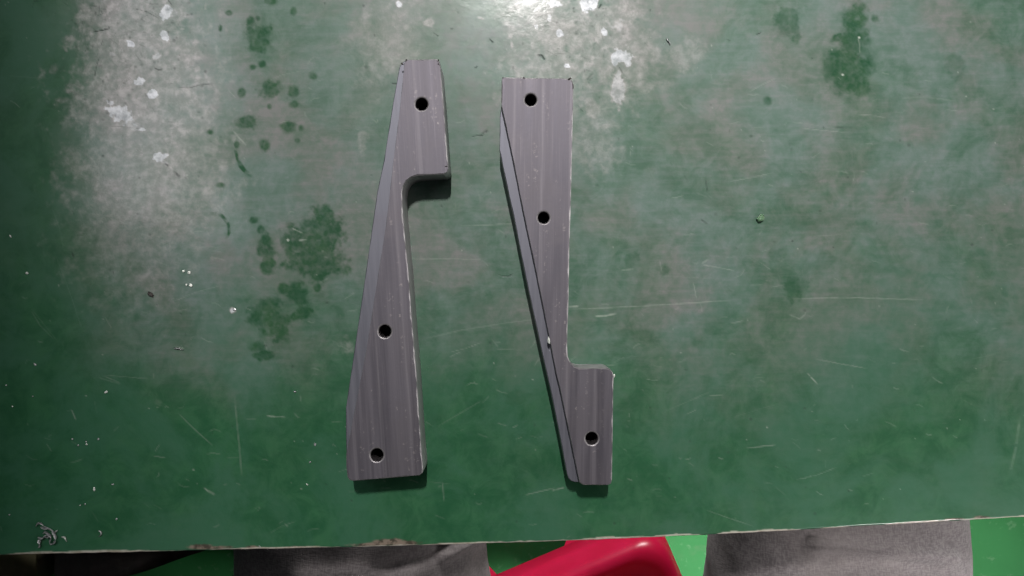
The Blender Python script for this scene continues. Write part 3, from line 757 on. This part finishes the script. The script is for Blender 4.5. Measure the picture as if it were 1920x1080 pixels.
# ------------------------------------------------------------------ red plastic stool
def build_stool():
    C = Vector((0.157, -0.262)); e1 = Vector((0.39, -0.92)).normalized(); e2 = Vector((-e1.y * -1, 0))
    e2 = Vector((e1.y, -e1.x))                            # front-left direction
    side = 0.29
    ctr = C + (e1 + e2) * side / 2
    ang = math.atan2(e1.y, e1.x)
    root = empty("plastic_stool", (ctr.x, ctr.y, -0.75), ang)
    tag(root, "glossy red plastic stool between the seated person's legs, partly under the bench", "stool")
    def rsq(h, r, n=6):
        out = []
        for cx, cy, a0 in ((h - r, h - r, 0), (-h + r, h - r, 90), (-h + r, -h + r, 180), (h - r, -h + r, 270)):
            out += [(cx + r * math.cos(math.radians(a0 + 90 * k / n)), cy + r * math.sin(math.radians(a0 + 90 * k / n))) for k in range(n + 1)]
        return out
    H, zs = side / 2, 0.45
    prof = [(H - 0.060, zs - 0.004, .03), (H - 0.024, zs - 0.003, .03), (H - 0.016, zs + 0.002, .03), (H - 0.006, zs + 0.002, .03), (H, zs - 0.004, .03), (H + 0.003, zs - 0.012, .03), (H + 0.004, zs - 0.030, .03),
            (H + 0.006, zs - 0.034, .03), (H + 0.008, zs - 0.075, .03), (H + 0.005, zs - 0.075, .03), (H - 0.002, zs - 0.014, .03), (H - 0.06, zs - 0.010, .03)]
    vs, fs = [], []
    for h, z, r in prof: vs += [(x, y, z) for x, y in rsq(h, min(r, h * .5))]
    N = len(rsq(H, .03))
    for s_ in range(len(prof) - 1):
        for k in range(N):
            k2 = (k + 1) % N
            fs.append((s_ * N + k, (s_ + 1) * N + k, (s_ + 1) * N + k2, s_ * N + k2))
    fs.append(tuple(range(N)))
    fs.append(tuple(reversed(range((len(prof) - 1) * N, len(prof) * N))))
    mesh_obj("seat", vs, fs, M_red, root, smooth=True)
    for qx, qy in ((1, 1), (-1, 1), (-1, -1), (1, -1)):
        vs, fs = [], []
        for z, h, wd in ((zs - 0.0755, H + 0.005, 0.11), (0.22, H + 0.012, 0.075), (0.0, H + 0.020, 0.055)):
            t = 0.005
            sec = [(h, h - wd), (h, h - .012), (h - .004, h - .004), (h - .012, h), (h - wd, h), (h - wd, h - t), (h - .014, h - t), (h - t - .003, h - t - .003), (h - t, h - .014), (h - t, h - wd)]
            vs += [(a * qx, b * qy, z) for a, b in sec]
        n = 10
        for s_ in range(2):
            for k in range(n):
                k2 = (k + 1) % n
                q = (s_ * n + k, s_ * n + k2, (s_ + 1) * n + k2, (s_ + 1) * n + k)
                fs.append(q if qx * qy < 0 else q[::-1])
        fs.append(tuple(range(n))); fs.append(tuple(range(2 * n, 3 * n)))
        mesh_obj("leg", vs, fs, M_red, root)
build_stool()

# ------------------------------------------------------------------ seated person (legs and hips in grey jeans)
def build_person():
    # joint chain, one skin surface
    pts = [((0.085, -0.60, -0.17), .150, .125),           # 0 pelvis
           ((-0.01, -0.55, -0.185), .125, .115),          # 1 hip
           ((-0.107, -0.42, -0.19), .130, .105),          # 2
           ((-0.139, -0.28, -0.192), .130, .098),         # 3
           ((-0.148, -0.17, -0.195), .122, .090),         # 4
           ((-0.148, -0.06, -0.215), .085, .085),         # 5 knee
           ((-0.150, -0.035, -0.32), .072, .075),
           ((-0.150, -0.05, -0.52), .066, .068),
           ((-0.152, -0.06, -0.70), .060, .065),
           ((0.18, -0.55, -0.185), .125, .115),           # 9 hip
           ((0.272, -0.42, -0.19), .134, .105),
           ((0.302, -0.28, -0.19), .133, .098),
           ((0.306, -0.17, -0.195), .122, .090),
           ((0.318, -0.06, -0.215), .086, .085),          # 13 knee
           ((0.320, -0.035, -0.32), .072, .075),
           ((0.320, -0.05, -0.52), .066, .068),
           ((0.322, -0.06, -0.70), .060, .065),
           ((0.085, -0.63, -0.02), .150, .110),           # 17 waist
           ((0.085, -0.645, 0.10), .145, .105)]
    ed = [(0, 1), (1, 2), (2, 3), (3, 4), (4, 5), (5, 6), (6, 7), (7, 8), (0, 9), (9, 10), (10, 11), (11, 12), (12, 13), (13, 14), (14, 15), (15, 16), (0, 17), (17, 18)]
    m = bpy.data.meshes.new("person"); m.from_pydata([p[0] for p in pts], ed, []); m.update()
    tmp = bpy.data.objects.new("person_rig", m); COL.objects.link(tmp)
    sk = tmp.modifiers.new("skin", 'SKIN'); sk.use_smooth_shade = True
    for v, p in zip(m.skin_vertices[0].data, pts): v.radius = (p[1], p[2])
    m.skin_vertices[0].data[0].use_root = True
    sb = tmp.modifiers.new("sub", 'SUBSURF'); sb.levels = sb.render_levels = 5
    dg = bpy.context.evaluated_depsgraph_get()
    me = bpy.data.meshes.new_from_object(tmp.evaluated_get(dg))
    bpy.data.objects.remove(tmp)
    n = len(me.vertices)
    co = np.empty(n * 3, np.float32); no = np.empty(n * 3, np.float32)
    me.vertices.foreach_get("co", co); me.vertices.foreach_get("normal", no)
    co = co.reshape(-1, 3).astype(float); no = no.reshape(-1, 3)
    print("person extents", [(round(float(co[(abs(co[:, 1] + .26) < .02) & s_][:, 0].min()), 3), round(float(co[(abs(co[:, 1] + .26) < .02) & s_][:, 0].max()), 3), round(float(co[(abs(co[:, 1] + .26) < .02) & s_][:, 2].max()), 3)) for s_ in (co[:, 0] < .05, co[:, 0] > .12)])
    disp = np.zeros(n)
    # fabric folds: soft ridges across the thighs
    def fold(path, wd, h):
        nonlocal disp
        P = np.array([px(x, y, -0.10)[:2] for x, y in path])
        best = np.full(n, 9.0)
        for a, b in zip(P[:-1], P[1:]):
            l2 = ((b - a) ** 2).sum()
            t = np.clip(((co[:, :2] - a) @ (b - a)) / l2, 0, 1)
            best = np.minimum(best, np.hypot(*(co[:, :2] - a - t[:, None] * (b - a)).T))
        disp += h * np.exp(-(best / wd) ** 2) * (no[:, 2] > -0.2)
    fold([(1540, 1034), (1600, 1032), (1680, 1040), (1760, 1054), (1815, 1066)], 0.0042, 0.0095)
    fold([(1560, 1058), (1640, 1060), (1760, 1080)], 0.009, -0.004)
    fold([(830, 1062), (880, 1048), (925, 1075)], 0.004, 0.010)
    fold([(830, 1044), (870, 1030), (900, 1030)], 0.006, -0.007)
    fold([(700, 1078), (760, 1062), (830, 1050)], 0.007, -0.005)
    fold([(560, 1095), (660, 1085), (760, 1090)], 0.008, 0.006)
    disp += (vnoise(co[:, 0] * 1000, co[:, 1] * 1000 + co[:, 2] * 700, 45, 8, 3) - .5) * 0.007
    co += no * disp[:, None]
    me.vertices.foreach_set("co", co.astype(np.float32).ravel()); me.update()
    me.materials.clear(); me.materials.append(M_denim)
    me.polygons.foreach_set("use_smooth", [True] * len(me.polygons))
    me.name = "person"
    o = bpy.data.objects.new("person", me); COL.objects.link(o)
    tag(o, "person in faded grey jeans seated at the bench with knees apart under it", "person")
build_person()

# ------------------------------------------------------------------ added lamp hood over the bench, unseen: its left cheek cuts the light off
def build_cutoff_hood():
    root = empty("light_cutoff_hood", (-0.02, 1.55, 3.12))
    tag(root, "added unseen lamp hood cutting off the light at the left", "lamp")
    def slab(x0, x1, y0, y1, z0, z1):
        vs = [(x, y, z) for z in (z0, z1) for x, y in ((x0, y0), (x1, y0), (x1, y1), (x0, y1))]
        return vs, [(0, 3, 2, 1), (4, 5, 6, 7), (0, 1, 5, 4), (1, 2, 6, 5), (2, 3, 7, 6), (3, 0, 4, 7)]
    for x0, x1, y0, y1, z0, z1 in ((-0.0280, -0.0256, -0.38, 0.16, -0.30, 0.03), (-0.0251, 0.16, -0.16, 0.16, 0.027, 0.03)):
        mesh_obj("cutoff_plate", *slab(x0, x1, y0, y1, z0, z1), M_legs, root)
build_cutoff_hood()
